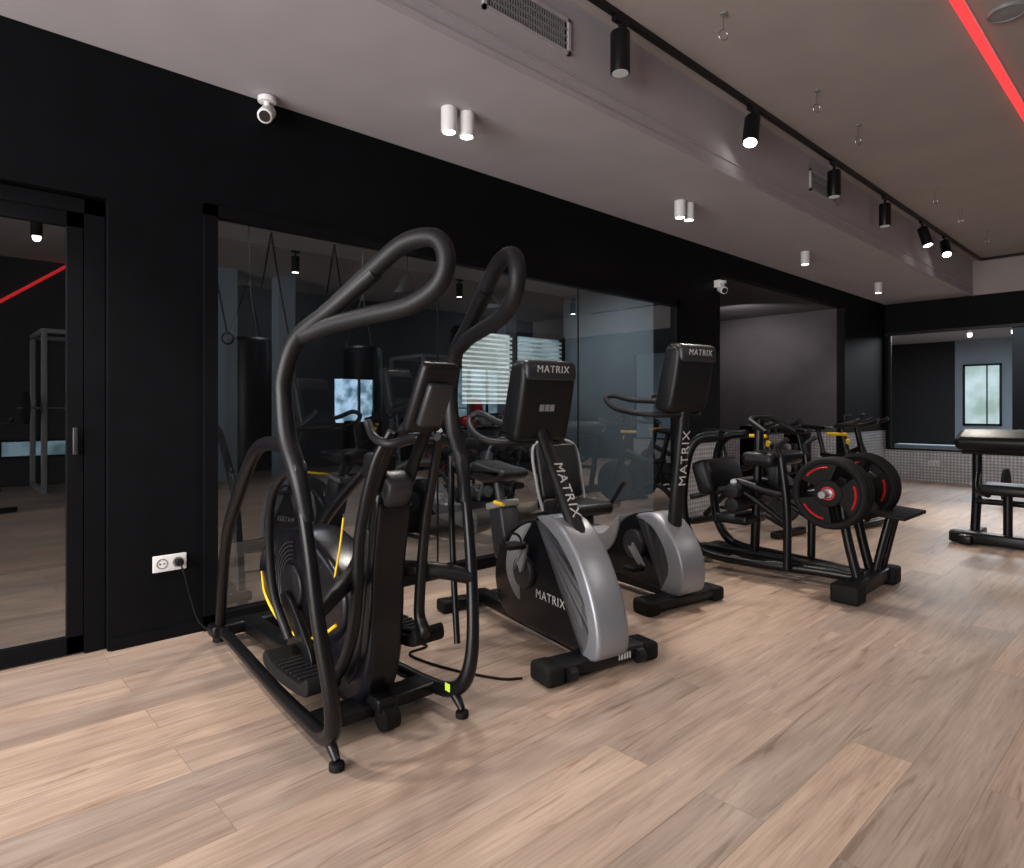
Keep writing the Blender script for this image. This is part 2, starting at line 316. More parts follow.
# ---------------------------------------------------------------- ceiling fittings
for i,(x,y) in enumerate([(.66,-.16),(.66,-.04),(.659,2.287),(.677,2.405),(.65,4.75),(.66,4.87),(.63,7.33),(.58,9.9)]):  # first pair is out of view, added to brighten the near-left floor
    e=empty('ceiling_downlight',(x,y,ZL))
    cyl('can',(0,0,0),(0,0,-.14),.047,'white',e,bev=.003); ring('rim',(0,0,-.14),.041,.005,(0,0,1),'white',e)
    cyl('lens',(0,0,-.139),(0,0,-.143),.036,'bulb',e)
    spot('bulb',(0,0,-.16),(.15,0,-3),(85 if i<2 else 55),112,(1,.93,.86),e)
XT=1.36
tr=empty('lighting_track',(XT,0,0))
boxes('rail',[(-.018,.018,.5,YF-.1,ZH-.035,ZH-.001),(.018,5,YF-.14,YF-.10,ZH-.035,ZH-.001)],'black',tr)
for i,(y,tg,lit) in enumerate([(3.0,(0,0,-1),0),(4.62,(.12,-.42,-1),1),(6.2,(0,0,-1),0),(7.6,(0,0,-1),0),(8.95,(.3,-.1,-1),1),(9.95,(.3,-.7,-1),1)]):
    e=empty('track_spotlight',(XT,y,ZH-.035))
    d=Vector(tg).normalized(); box('adapter',(.035,.12,.03),(0,0,-.015),'black',e,bev=.004)
    cyl('stem',(0,0,-.02),(0,0,-.12),.012,'black',e)
    a=Vector((0,0,-.08)); cyl('can',a,a+d*.235,.058,'black',e,bev=.004)
    cyl('lens',a+d*.234,a+d*.238,.047,'bulb' if lit else 'bulbdim',e)
    if lit: spot('bulb',a+d*.26,a+d*3,170,54,(1,.92,.82),e)
for k,y in enumerate((-2,1,4,7,10)):  # unseen second row of spots, added to light the room
    e=empty('track_spotlight',(5.2,y,ZH-.035)); box('adapter',(.035,.12,.03),(0,0,-.015),'black',e)
    cyl('stem',(0,0,-.02),(0,0,-.12),.012,'black',e); cyl('can',(0,0,-.08),(0,0,-.31),.058,'black',e); cyl('lens',(0,0,-.309),(0,0,-.313),.047,'bulb',e)
    spot('bulb',(0,0,-.33),(-1.0,0,-3),(60,60,95,150,160)[k],120,(1,.92,.85),e)
e=empty('led_strip_light',(2.73,0,0)); boxes('diffuser',[(-.022,.022,1.5,10.5,ZH-.03,ZH-.008)],'led',e); boxes('channel',[(-.03,.03,1.5,10.5,ZH-.008,ZH)],'white',e)
e=empty('led_strip_light',(XR-.03,0,0)); sweep('diffuser',[(0,.4,2.39),(0,1.75,3.46)],.025,'led',e,n=8)  # invented slanted strip, added to put a red line in the door glass
e=empty('ceiling_speaker',(2.90,4.62,ZH)); cyl('grille',(0,0,0),(0,0,-.015),.10,'lgrey',e,bev=.004); ring('rim',(0,0,-.015),.09,.006,(0,0,1),'lgrey',e)
for y0,y1 in ((2.05,2.69),(5.95,6.6)):
    e=empty('air_vent',(XS,0,0)); boxes('frame',[(0,.018,y0,y1,3.18,3.20),(0,.018,y0,y1,3.36,3.38),(0,.018,y0,y0+.02,3.18,3.38),(0,.018,y1-.02,y1,3.18,3.38)],'ceil',e)
    boxes('dark_backing',[(.0,.003,y0+.02,y1-.02,3.2,3.36)],'wall',e)  # black sheet stands for the shade behind the louvres
    k=int((y1-y0)/.018); boxes('louvres',[(.003,.012,y0+.03+i*.018,y0+.036+i*.018,3.2,3.36) for i in range(k-3)]+[(.003,.014,y0+.02,y1-.02,z,z+.008) for z in (3.235,3.275,3.315)],'lgrey',e)
for y in (3.44,4.77,5.6,7.83,8.87,10.2):
    e=empty('ceiling_hook',(1.77,y,ZH)); cyl('plate',(0,0,0),(0,0,-.01),.02,'lgrey',e); cyl('wire',(0,0,0),(0,0,-.10),.003,'steel',e); ring('loop',(0,0,-.13),.03,.004,(1,-.5,0),'steel',e,k=20,n=6)
for k,(loc,d) in enumerate((((.07,1.45,2.955),(.6,-.4,-.5)),((.07,6.5,2.60),(.6,-.5,-.3)))):
    e=empty('security_camera',loc); d=Vector(d).normalized()
    if k: box('wall_bracket',(.08,.10,.08),(-.03,0,-.03),'white',e,bev=.005)
    cyl('base',(0,0,0),(0,0,-.03),.05,'white',e,bev=.004); cyl('bracket',(0,0,-.02),(0,0,-.07),.018,'white',e)
    c=Vector((0,0,-.09)); cyl('housing',c-d*.05,c+d*.08,.042,'white',e,bev=.012); cyl('lens',c+d*.079,c+d*.083,.03,'screen',e)
def outlet(loc,rz,plug):
    e=empty('wall_outlet',loc,rz)
    box('plate',(.012,.16,.085),(.006,0,0),'white',e,bev=.004)
    for s in (-1,1):
        ring('socket_%d'%((s+3)//2),(.012,s*.038,0),.024,.003,(1,0,0),'lgrey',e,k=24,n=6)
        for j in (-1,1): cyl('hole_%d_%d'%(s+1,j+1),(.0115,s*.038+j*.009,0),(.0135,s*.038+j*.009,0),.004,'rubber',e,n=10)
    if plug:
        cyl('plug',(.012,.038,0),(.05,.038,0),.019,'rubber',e,bev=.004)
        sweep('cord',[(.045,.038,0),(.07,.05,-.05),(.05,.09,-.2),(.06,.13,-.33),(.10,.2,-.385),(.2,.26,-.388)],.0045,'rubber',e,n=8)
outlet((0,.965,.395),0,True); outlet((.72,YF-.012,.30),-math.pi/2,False); outlet((.012,6.3,.45),0,False)
e=empty('power_cord'); sweep('cable',[(.35,1.85,.006),(.7,1.75,.006),(1.0,1.88,.006),(1.05,1.75,.006),(1.30,1.78,.006),(1.55,1.88,.006),(1.62,1.96,.006)],.006,'rubber',e,n=8)
# ---------------------------------------------------------------- elliptical
E=empty('elliptical_trainer',(0,1.285,0))
for s,sd in ((-1,'near'),(1,'far')):
    def q(L): return [(x,s*w,z) for x,w,z in L]
    sweep('handlebar_arm_'+sd,q([(1.64,.335,.82),(1.603,.35,.976),(1.535,.358,1.10),(1.512,.361,1.22),(1.517,.361,1.313),(1.58,.34,1.437),(1.738,.286,1.530),(1.895,.231,1.628)]),[.024,.031,.033,.031,.031,.031,.029,.028],'blackm',E)
    sweep('handlebar_loop_'+sd,q([(1.60,.335,1.445),(1.738,.286,1.534),(1.895,.231,1.640),(2.007,.193,1.704),(2.112,.157,1.705),(2.149,.144,1.641),(2.122,.154,1.565),(2.025,.187,1.513),(1.876,.238,1.493),(1.717,.292,1.472)]),.029,'foam',E,closed=True)
    sweep('front_upright_'+sd,q([(1.60,.35,.98),(1.655,.338,.75),(1.697,.325,.507),(1.730,.30,.28),(1.715,.28,.15),(1.64,.268,.085),(1.5,.255,.07),(1.15,.235,.075),(.7,.19,.075),(.25,.145,.07)]),[.022,.022,.024,.026,.03,.03,.028,.026,.026,.026],'black',E)
    sweep('pull_rod_'+sd,q([(1.55,.335,1.0),(1.585,.31,.75),(1.62,.295,.5),(1.66,.28,.27)]),.013,'black',E)
    sweep('rear_arch_'+sd,q([(1.55,.355,1.06),(1.33,.34,1.07),(1.12,.31,1.02),(.90,.28,.87),(.62,.24,.63),(.40,.19,.32),(.25,.148,.07)]),.026,'black',E)
    sweep('inner_arch_'+sd,q([(1.50,.30,.98),(1.30,.27,.95),(1.12,.24,.84),(1.02,.21,.65),(1.02,.19,.42),(1.10,.16,.25)]),.018,'blackm',E)
    sweep('leveling_leg_'+sd,q([(1.63,.265,.10),(1.68,.265,.06),(1.71,.265,.03)]),[.02,.018,.013],'black',E)
    cyl('foot_pad_'+sd,(1.71,s*.265,.0),(1.71,s*.265,.025),.026,'rubber',E,bev=.005)
    cyl('rear_foot_'+sd,(.22,s*.145,0),(.22,s*.145,.05),.03,'rubber',E,bev=.005)
    zz=.155 if s<0 else .30; xx=1.24 if s<0 else 1.42
    prism('pedal_'+sd,[(xx-.20,zz),(xx-.19,zz+.05),(xx-.1,zz+.02),(xx+.12,zz+.015),(xx+.19,zz+.05),(xx+.2,zz-.01),(xx+.1,zz-.03),(xx-.1,zz-.03)],s*.175-.07,s*.175+.07,'rubber',E,bev=.008)
    for k in range(7): box('tread_%s_%d'%(sd,k),(.008,.11,.006),(xx-.11+k*.035,s*.175,zz+.022),'dgrey',E)
    sweep('pedal_arm_'+sd,[(xx-.1,s*.13,zz-.01),(xx+.2,s*.14,zz+.03),(1.60,s*.14,.42),(1.64,s*.14,.75),(1.72,s*.13,1.0),(1.78,s*.10,1.12)],[.022,.024,.022,.020,.018,.016],'black',E)
    sweep('link_bar_'+sd,q([(1.69,.325,.53),(1.62,.22,.56),(1.5,.09,.57)]),[.03,.032,.035],'blackm',E)
    cyl('pivot_cap_'+sd,(1.59,s*.37,.99),(1.59,s*.325,.99),.036,'dgrey',E,bev=.006)
    sweep('mast_'+sd,[(1.55,s*.045,.62),(1.60,s*.065,.85),(1.70,s*.065,1.04),(1.83,s*.04,1.17)],[.03,.026,.022,.02],'black',E)
prism('body_shroud',[(1.10,.14),(1.35,.08),(1.52,.10),(1.60,.30),(1.62,.60),(1.66,.84),(1.62,.92),(1.54,.86),(1.46,.66),(1.34,.54),(1.12,.48)],-.075,.075,'gloss',E,bev=.03,seg=4)
prism('shroud_panel',[(1.42,.16),(1.51,.22),(1.56,.45),(1.60,.74),(1.53,.72),(1.46,.50)],-.082,.082,'blackm',E,bev=.008)
prism('shroud_crest',[(1.57,.82),(1.66,.84),(1.70,.92),(1.64,.97),(1.57,.93)],-.055,.055,'dgrey',E,bev=.02)
prism('flywheel_housing',[(.60,.42),(.68,.30),(.86,.21),(1.05,.19),(1.26,.24),(1.42,.34),(1.43,.50),(1.28,.61),(1.05,.68),(.80,.64),(.65,.55)],-.095,.095,'gloss',E,bev=.03,seg=4)
cyl('flywheel_hub',(1.0,-.112,.43),(1.0,.112,.43),.10,'blackm',E,n=40,bev=.01)
for s in (-1,1):
    sweep('accent_arc_%d'%((s+3)//2),[(.645,s*.092,.43),(.70,s*.098,.335),(.86,s*.100,.252),(1.05,s*.100,.232),(1.24,s*.100,.275),(1.385,s*.098,.36)],.0065,'yellow',E,n=8)
    for k in range(5): arcxz('vent_groove_%d_%d'%(s+1,k),1.0,s*.096,.43,.12+.018*k,90,220,.003,'dgrey',E,k=20)
    prism('crank_%d'%((s+3)//2),[(.96,.40),(1.04,.40),(1.24,.22),(1.22,.16),(1.0,.34)],s*.125-.012,s*.125+.012,'black',E,bev=.004)
box('rear_base',(.10,.40,.06),(.25,0,.07),'black',E,bev=.015); box('front_base',(.12,.52,.05),(1.5,0,.07),'black',E,bev=.015)
box('center_rail',(1.3,.09,.07),(.9,0,.07),'black',E,bev=.012); box('housing_foot',(.5,.08,.14),(1.05,0,.15),'black',E,bev=.01)
box('console_body',(.045,.15,.26),(1.87,0,1.235),'blackm',E,rot=(0,math.radians(28),0),bev=.018)
box('console_back_cover',(.03,.10,.16),(1.895,0,1.21),'dgrey',E,rot=(0,math.radians(28),0),bev=.012)
box('console_screen',(.004,.12,.20),(1.846,0,1.248),'screen',E,rot=(0,math.radians(28),0))
for s in (-1,1): sweep('fixed_grip_%d'%((s+3)//2),[(1.84,s*.05,1.10),(1.80,s*.12,1.08),(1.72,s*.13,1.10),(1.66,s*.12,1.15)],.015,'foam',E)
cyl('wheel_1',(1.60,-.03,.05),(1.60,.03,.05),.045,'rubber',E); box('wheel_fork',(.10,.09,.05),(1.56,0,.10),'black',E,bev=.01)
box('warning_sticker',(.03,.002,.03),(1.66,.232,.11),'lime',E)
sweep('yellow_cable',[(1.36,-.09,.54),(1.40,-.09,.66),(1.43,-.09,.78)],.004,'yellow',E,n=8)
box('bottle_holder',(.10,.10,.10),(1.54,0,.98),'blackm',E,bev=.02)
# ---------------------------------------------------------------- upright bike
def upright(loc,rz):
    B=empty('upright_exercise_bike',loc,rz)
    box('front_stabilizer',(.13,.60,.065),(0,0,.055),'blackm',B,bev=.02)
    for s in (-1,1):
        box('end_cap_%d'%((s+3)//2),(.15,.10,.085),(0,s*.275,.045),'rubber',B,bev=.02)
        box('rear_cap_%d'%((s+3)//2),(.11,.08,.07),(-1.12,s*.22,.036),'rubber',B,bev=.015)
        cyl('wheel_%d'%((s+3)//2),(.07,s*.2-.02,.045),(.07,s*.2+.02,.045),.032,'blackm',B)
    for k in range(5): box('barcode_%d'%k,(.003,.006+.003*(k%2),.03),(.066,.08+.016*k,.06),'label',B)
    box('rear_stabilizer',(.09,.46,.055),(-1.12,0,.045),'black',B,bev=.015)
    box('rail',(1.1,.08,.07),(-.56,0,.075),'black',B,bev=.012)
    prism('shroud',[(-.74,.12),(-.80,.28),(-.74,.46),(-.60,.57),(-.42,.63),(-.22,.64),(-.06,.52),(.05,.34),(.10,.16),(.05,.08),(-.3,.07),(-.6,.07)],-.085,.085,'gloss',B,bev=.035,seg=4)
    prism('silver_fairing',[(-.38,.650),(-.20,.665),(-.05,.56),(.07,.37),(.125,.19),(.10,.085),(-.01,.075),(.035,.18),(.01,.30),(-.08,.45),(-.22,.575)],-.094,.094,'silver',B,bev=.022,seg=3)
    prism('side_accent',[(-.52,.20),(-.62,.26),(-.66,.36),(-.62,.50),(-.52,.58),(-.42,.61),(-.50,.50),(-.54,.38)],-.090,.090,'lgrey',B,bev=.01)
    for s in (-1,1):
        cyl('crank_hub_%d'%((s+3)//2),(-.47,s*.07,.36),(-.47,s*.112,.36),.085,'dgrey',B,n=40,bev=.01)
        sg=s; p=(-.47-sg*.06,s*.13,.36-sg*.155)
        prism('crank_arm_%d'%((s+3)//2),[(-.505,.37),(-.47,.40),(-.435,.37),(p[0]+.02,p[2]-.005),(p[0],p[2]-.025),(p[0]-.02,p[2]+.005)],min(s*.118,s*.138),max(s*.118,s*.138),'lgrey',B,bev=.004)
        box('pedal_%d'%((s+3)//2),(.10,.10,.025),(p[0],s*.20,p[2]),'rubber',B,bev=.006)
        ring('pedal_strap_%d'%((s+3)//2),(p[0],s*.20,p[2]+.01),.05,.006,(1,0,0),'rubber',B,k=18,n=6,a0=0,a1=180)
    a=Vector((-.10,0,.54)); b=Vector((-.47,0,1.12)); d=(b-a).normalized()
    nrm=Vector((d.z,0,-d.x)).normalized()
    sweep('mast',[tuple(a),tuple(a.lerp(b,.5)),tuple(b)],[.048,.042,.036],'blackm',B,flat=.8)
    c=a.lerp(b,.42)+nrm*.0345
    text('mast_lettering','MATRIX',.075,frame(c,-d,nrm),'label',B)
    text('fairing_lettering','MATRIX',.062,frame((-.25,-.0865,.27),(1,0,.0),(0,-1,0)),'label',B)
    prism('console',[(-.60,1.06),(-.46,1.03),(-.42,1.10),(-.36,1.36),(-.385,1.43),(-.44,1.435),(-.50,1.40),(-.58,1.14)],-.165,.165,'blackm',B,bev=.03,seg=4)
    prism('console_hood',[(-.46,1.44),(-.36,1.435),(-.345,1.37),(-.362,1.34),(-.42,1.40)],-.155,.155,'dgrey',B,bev=.02)
    text('console_lettering','MATRIX',.05,frame((-.340,0,1.393),(0,1,0),(1,0,-.10)),'label',B)
    for k in range(3): box('info_sticker_%d'%k,(.003,.026,.035),(-.392,-.035+.032*k,1.20),'lgrey',B,rot=(0,math.radians(13),0))
    box('screen',(.004,.26,.2),(-.548,0,1.26),'screen',B,rot=(0,math.radians(17),0))
    for s in (-1,1):
        sweep('handlebar_%d'%((s+3)//2),[(-.47,s*.03,1.03),(-.50,s*.14,1.02),(-.60,s*.24,1.03),(-.74,s*.25,1.08),(-.82,s*.22,1.14),(-.78,s*.18,1.17),(-.66,s*.15,1.13),(-.53,s*.12,1.10)],[.018]*8,'foam',B)
    box('seat_post_sleeve',(.15,.12,.28),(-.80,0,.50),'dgrey',B,rot=(0,math.radians(-14),0),bev=.02)
    box('sleeve_top',(.17,.13,.04),(-.84,0,.65),'lgrey',B,rot=(0,math.radians(-14),0),bev=.01)
    cyl('seat_post',(-.82,0,.55),(-.90,0,.80),.027,'dgrey',B)
    prism('saddle',[(-1.10,.80),(-1.10,.86),(-1.02,.885),(-.85,.87),(-.72,.86),(-.70,.82),(-.80,.79),(-.95,.77)],-.10,.10,'pad',B,bev=.035,seg=4)
    sweep('saddle_wings',[(-1.04,-.13,.83),(-1.07,0,.84),(-1.04,.13,.83)],[.03,.05,.03],'pad',B)
    sweep('seat_lever',[(-.78,-.06,.68),(-.72,-.12,.685),(-.60,-.14,.69)],.010,'yellow',B,n=8)
    return B
upright((1.77,2.29,0),math.radians(-11))
# ---------------------------------------------------------------- recumbent bike
def recumbent(loc,rz):
    B=empty('recumbent_exercise_bike',loc,rz)
    box('front_stabilizer',(.13,.60,.065),(0,0,.055),'blackm',B,bev=.02)
    for s in (-1,1):
        box('end_cap_%d'%((s+3)//2),(.15,.10,.085),(0,s*.275,.045),'rubber',B,bev=.02)
        box('rear_cap_%d'%((s+3)//2),(.11,.08,.07),(-1.22,s*.24,.036),'rubber',B,bev=.015)
    box('rear_stabilizer',(.09,.50,.055),(-1.22,0,.045),'black',B,bev=.015)
    box('rail',(1.2,.09,.07),(-.62,0,.075),'black',B,bev=.012)
    prism('shroud',[(-.30,.10),(-.95,.12),(-1.02,.20),(-.95,.30),(-.7,.30),(-.52,.33),(-.44,.46),(-.30,.53),(-.12,.52),(.02,.40),(.08,.22),(.04,.10)],-.09,.09,'gloss',B,bev=.035,seg=4)
    prism('silver_fairing',[(-.20,.545),(-.10,.54),(.04,.43),(.115,.26),(.09,.10),(-.07,.09),(-.02,.22),(-.05,.34),(-.14,.45),(-.28,.51)],-.102,.102,'silver',B,bev=.022)
    prism('grey_side_cover',[(-1.0,.14),(-1.03,.26),(-.95,.34),(-.80,.36),(-.62,.35),(-.52,.42),(-.44,.50),(-.46,.36),(-.56,.24),(-.8,.18)],-.098,.098,'lgrey',B,bev=.012)
    for s in (-1,1):
        cyl('crank_hub_%d'%((s+3)//2),(-.28,s*.08,.34),(-.28,s*.125,.34),.09,'dgrey',B,n=40,bev=.01)
        p=(-.28-s*.10,s*.14,.34+s*.12)
        prism('crank_arm_%d'%((s+3)//2),[(-.30,.325),(-.27,.325),(-.26,.355),(p[0]+.02,p[2]+.01),(p[0],p[2]+.02),(p[0]-.02,p[2])],min(s*.128,s*.148),max(s*.128,s*.148),'lgrey',B,bev=.002,curve=False)
        box('pedal_%d'%((s+3)//2),(.09,.10,.03),(p[0],s*.21,p[2]),'rubber',B,bev=.006)
    a=Vector((-.05,0,.42)); b=Vector((.04,0,1.22)); d=(b-a).normalized(); nrm=Vector((d.z,0,-d.x)).normalized()
    sweep('mast',[tuple(a),tuple(a.lerp(b,.5)),tuple(b)],[.050,.044,.038],'blackm',B,flat=.8)
    text('mast_lettering','MATRIX',.085,frame(a.lerp(b,.60)+nrm*.036,d,nrm),'label',B)
    prism('console',[(-.06,1.20),(.02,1.17),(.08,1.22),(.14,1.50),(.12,1.565),(.07,1.57),(.02,1.54),(-.05,1.28)],-.16,.16,'blackm',B,bev=.03,seg=4)
    prism('console_hood',[(.04,1.575),(.14,1.57),(.158,1.50),(.140,1.47),(.08,1.53)],-.15,.15,'dgrey',B,bev=.02)
    text('console_lettering','MATRIX',.05,frame((.162,0,1.523),(0,1,0),(1,0,-.10)),'label',B)
    for k in range(3): box('info_sticker_%d'%k,(.003,.026,.03),(.113,-.035+.032*k,1.36),'lgrey',B,rot=(0,math.radians(12),0))
    box('screen',(.004,.26,.2),(-.02,0,1.4),'screen',B,rot=(0,math.radians(15),0))
    for s in (-1,1):
        sweep('handlebar_%d'%((s+3)//2),[(.03,s*.03,1.16),(0,s*.16,1.16),(-.12,s*.24,1.17),(-.30,s*.25,1.20),(-.42,s*.22,1.26),(-.38,s*.19,1.28),(-.22,s*.17,1.25),(-.02,s*.10,1.24)],.018,'foam',B)
        sweep('side_grip_%d'%((s+3)//2),[(-1.0,s*.20,.40),(-.95,s*.27,.45),(-.82,s*.28,.62),(-.76,s*.27,.66)],.016,'foam',B)
    box('seat_carriage',(.30,.14,.14),(-1.02,0,.35),'dgrey',B,bev=.02)
    box('seat',(.36,.40,.09),(-.98,0,.47),'pad',B,bev=.035,seg=4)
    box('seat_back',(.06,.38,.42),(-1.22,0,.72),'pad',B,rot=(0,math.radians(-14),0),bev=.028,seg=4)
    sweep('seat_frame',[(-1.14,-.20,.44),(-1.19,-.215,.6),(-1.27,-.20,.90),(-1.29,0,.95),(-1.27,.20,.90),(-1.19,.215,.6),(-1.14,.20,.44)],.012,'lgrey',B)
    return B
recumbent((1.51,3.39,0),math.radians(-10))
# ---------------------------------------------------------------- hip thrust machine
def plate(par,nm,yy,x=2.06,z=.66,sgn=-1):
    ring('weight_plate_rim_'+nm,(x,yy,z),.205,.024,(0,1,0),'rubber',par,k=64,n=12)
    cyl('weight_plate_hub_'+nm,(x,yy-.022,z),(x,yy+.022,z),.085,'rubber',par,n=40,bev=.006)
    for j in range(3):
        an=math.radians(90+120*j+25)
        pr=[]
        for t_,R_ in ((-.62,.085),(-.72,.203),(-.3,.206),(.3,.206),(.72,.203),(.62,.085)): pr.append((x+R_*math.cos(an+t_),z+R_*math.sin(an+t_)))
        prism('weight_plate_web_%s_%d'%(nm,j),pr,yy-.014,yy+.014,'rubber',par,bev=.003,curve=False)
    ring('plate_hub_ring_'+nm,(x,yy-.023,z),.038,.005,(0,1,0),'red',par,k=36,n=6)
    cyl('plate_bore_'+nm,(x,yy-.024,z),(x,yy-.021,z),.03,'steel',par,n=24)
    for j in range(3):
        an=90+120*j+25
        arcxz('plate_red_arc_%s_%d'%(nm,j),x,yy-.016,z,.165,an-26,an+26,.017,'red',par,k=12,n=8,flat=.35)
H=empty('hip_thrust_machine',(0,4.55,0))
box('front_stabilizer',(.11,.70,.08),(2.18,0,.075),'black',H,bev=.012)
for s in (-1,1):
    box('front_foot_%d'%((s+3)//2),(.17,.14,.12),(2.18,s*.34,.06),'rubber',H,bev=.02)
    box('rear_foot_%d'%((s+3)//2),(.12,.12,.09),(.98,s*.32,.045),'rubber',H,bev=.02)
    sweep('side_frame_%d'%((s+3)//2),[(1.25,s*.20,1.0),(1.08,s*.20,.97),(.99,s*.22,.84),(.95,s*.23,.50),(1.0,s*.23,.25),(1.15,s*.22,.12),(1.5,s*.18,.10),(1.9,s*.10,.10),(2.15,s*.05,.09)],.034,'black',H)
    sweep('upright_%d'%((s+3)//2),[(1.74,s*.20,.10),(1.74,s*.20,.5),(1.70,s*.20,.86)],.028,'black',H)
    sweep('grip_%d'%((s+3)//2),[(1.71,s*.20,.84),(1.69,s*.22,.93),(1.76,s*.24,.99)],.016,'foam',H)
    sweep('lever_arm_%d'%((s+3)//2),[(1.35,s*.14,.66),(1.7,s*.15,.60),(2.06,s*.15,.66)],[.03,.034,.03],'black',H)
    sweep('rear_brace_%d'%((s+3)//2),[(1.0,s*.2,.52),(1.35,s*.16,.60),(1.74,s*.19,.40)],.022,'black',H)
    cyl('weight_horn_%d'%((s+3)//2),(2.06,s*.10,.66),(2.06,s*.44,.66),.022,'steel',H)
    sweep('front_strut_%d'%((s+3)//2),[(2.06,s*.12,.60),(2.10,s*.12,.35),(2.16,s*.12,.10)],.03,'black',H)
    for k in range(3): plate(H,'%d_%d'%((s+3)//2,k),s*(.21+k*.055))
box('rear_stabilizer',(.09,.62,.07),(.98,0,.075),'black',H,bev=.012)
box('center_beam',(1.22,.08,.08),(1.58,0,.10),'black',H,bev=.012)
box('back_pad',(.14,.52,.26),(1.12,0,.68),'pad',H,rot=(0,math.radians(-18),0),bev=.045,seg=4)
box('hip_pad',(.24,.52,.10),(1.55,0,.84),'pad',H,bev=.04,seg=4)
box('pad_mount',(.08,.10,.20),(1.57,0,.72),'black',H,bev=.01)
for z in (.60,.50): cyl('roller_%d'%int(z*100),(1.36,-.26,z),(1.36,.26,z),.055,'foam',H,bev=.012)
cyl('cross_shaft',(1.35,-.2,.66),(1.35,.2,.66),.025,'steel',H)
sweep('tower',[(1.40,.02,.10),(1.42,.02,.6),(1.44,.02,1.12)],.034,'black',H)
sweep('tower_handle',[(1.60,-.22,1.03),(1.46,-.16,1.11),(1.43,0,1.13),(1.46,.20,1.11),(1.60,.26,1.03)],.018,'foam',H)
box('seat_pad',(.26,.32,.07),(1.30,0,.38),'pad',H,bev=.025)
box('foot_plate',(.22,.46,.025),(2.28,.26,.50),'rubber',H,rot=(0,math.radians(4),0),bev=.006)
sweep('foot_plate_strut',[(2.18,.14,.10),(2.22,.16,.30),(2.26,.18,.49)],.024,'black',H)
sweep('foot_plate_strut_2',[(2.18,.30,.10),(2.22,.32,.30),(2.26,.33,.49)],.020,'black',H)
# ---------------------------------------------------------------- spin bikes
def spin(loc,rz,acc=True):
    B=empty('spin_bike',loc,rz)
    for x in (0,-.95): box('stabilizer_%d'%(1 if x==0 else 2),(.07,.5,.06),(x,0,.04),'black',B,bev=.015)
    sweep('main_frame',[(0,0,.08),(-.3,0,.20),(-.62,0,.35),(-.95,0,.08)],.03,'black',B)
    cyl('flywheel',(-.10,-.02,.35),(-.10,.02,.35),.23,'dgrey',B,n=48,bev=.005)
    ring('flywheel_rim',(-.10,0,.35),.22,.02,(0,1,0),'blackm',B,k=48)
    for s in (-1,1):
        sweep('fork_%d'%((s+3)//2),[(-.10,s*.06,.35),(-.18,s*.05,.62),(-.24,s*.02,.80)],.02,'black',B)
        sweep('handlebar_%d'%((s+3)//2),[(-.28,0,1.00),(-.26,s*.12,1.01),(-.20,s*.22,1.02),(-.06,s*.22,1.05),(0,s*.18,1.08)],.022,'foam',B)
        box('pedal_%d'%((s+3)//2),(.09,.09,.03),(-.45+s*.10,s*.19,.34+s*.12),'rubber',B,bev=.006)
        sweep('crank_%d'%((s+3)//2),[(-.45,s*.09,.34),(-.45+s*.10,s*.13,.34+s*.12)],.012,'dgrey',B)
    prism('chain_guard',[(-.56,.26),(-.58,.40),(-.45,.46),(-.1,.44),(0,.35),(-.1,.28),(-.45,.22)],.04,.08,'blackm',B,bev=.01)
    sweep('top_tube',[(-.22,0,.72),(-.5,0,.60),(-.72,0,.62)],.032,'black',B)
    if acc:
        cyl('tension_knob',(-.24,0,.82),(-.21,0,.88),.024,'yellow',B,n=16)
        sweep('accent_rail',[(-.20,-.05,.93),(-.40,-.05,.93)],.018,'yellow',B)
    cyl('head_post',(-.2,0,.60),(-.28,0,1.0),.034,'black',B); cyl('seat_post',(-.62,0,.35),(-.76,0,.92),.028,'black',B)
    prism('saddle',[(-.92,.92),(-.92,.98),(-.8,.98),(-.64,.97),(-.62,.94),(-.78,.91)],-.09,.09,'pad',B,bev=.025)
    box('display',(.03,.14,.10),(-.22,0,1.08),'blackm',B,bev=.01)
    return B
spin((1.05,5.95,0),math.radians(-8)); spin((1.40,7.0,0),math.radians(-8)); spin((1.1,8.3,0),math.radians(-8),False)
for x,y in ((5.4,.6),(5.6,2.4),(5.4,5.6),(5.6,7.4)): spin((x,y,0),math.radians(170),True)
def rack(loc,rz=0):
    R=empty('power_rack',loc,rz)
    for x in (-.6,.6):
        for y in (-.6,.6): box('post_%d_%d'%(x>0,y>0),(.07,.07,2.3),(x,y,1.15),'lgrey',R,bev=.008)
        box('side_top_%d'%(x>0),(.07,1.2,.07),(x,0,2.28),'lgrey',R,bev=.008); box('side_base_%d'%(x>0),(.07,1.2,.07),(x,0,.04),'lgrey',R,bev=.008)
    for y in (-.6,.6): box('cross_%d'%(y>0),(1.2,.06,.06),(0,y,2.28),'lgrey',R,bev=.008)
    cyl('bar',(-.9,.58,1.2),(.9,.58,1.2),.014,'steel',R)
    for x in (-.8,.8): cyl('plate_%d'%(x>0),(x-.03,.58,1.2),(x+.03,.58,1.2),.225,'red' if x>0 else 'rubber',R,n=40,bev=.006)
    return R
rack((7.75,8.2,0),math.pi/2); rack((7.75,1.9,0),math.pi/2)
for y in (2.6,3.4,4.3):
    T=empty('suspension_trainer',(4.6,y,ZH))
    for s in (-1,1):
        sweep('strap_%d'%((s+3)//2),[(0,0,0),(0,s*.10,-.6),(0,s*.24,-1.35)],.012,'rubber',T,n=6)
        ring('handle_%d'%((s+3)//2),(0,s*.25,-1.43),.07,.012,(1,0,0),'foam',T,k=16,n=6)
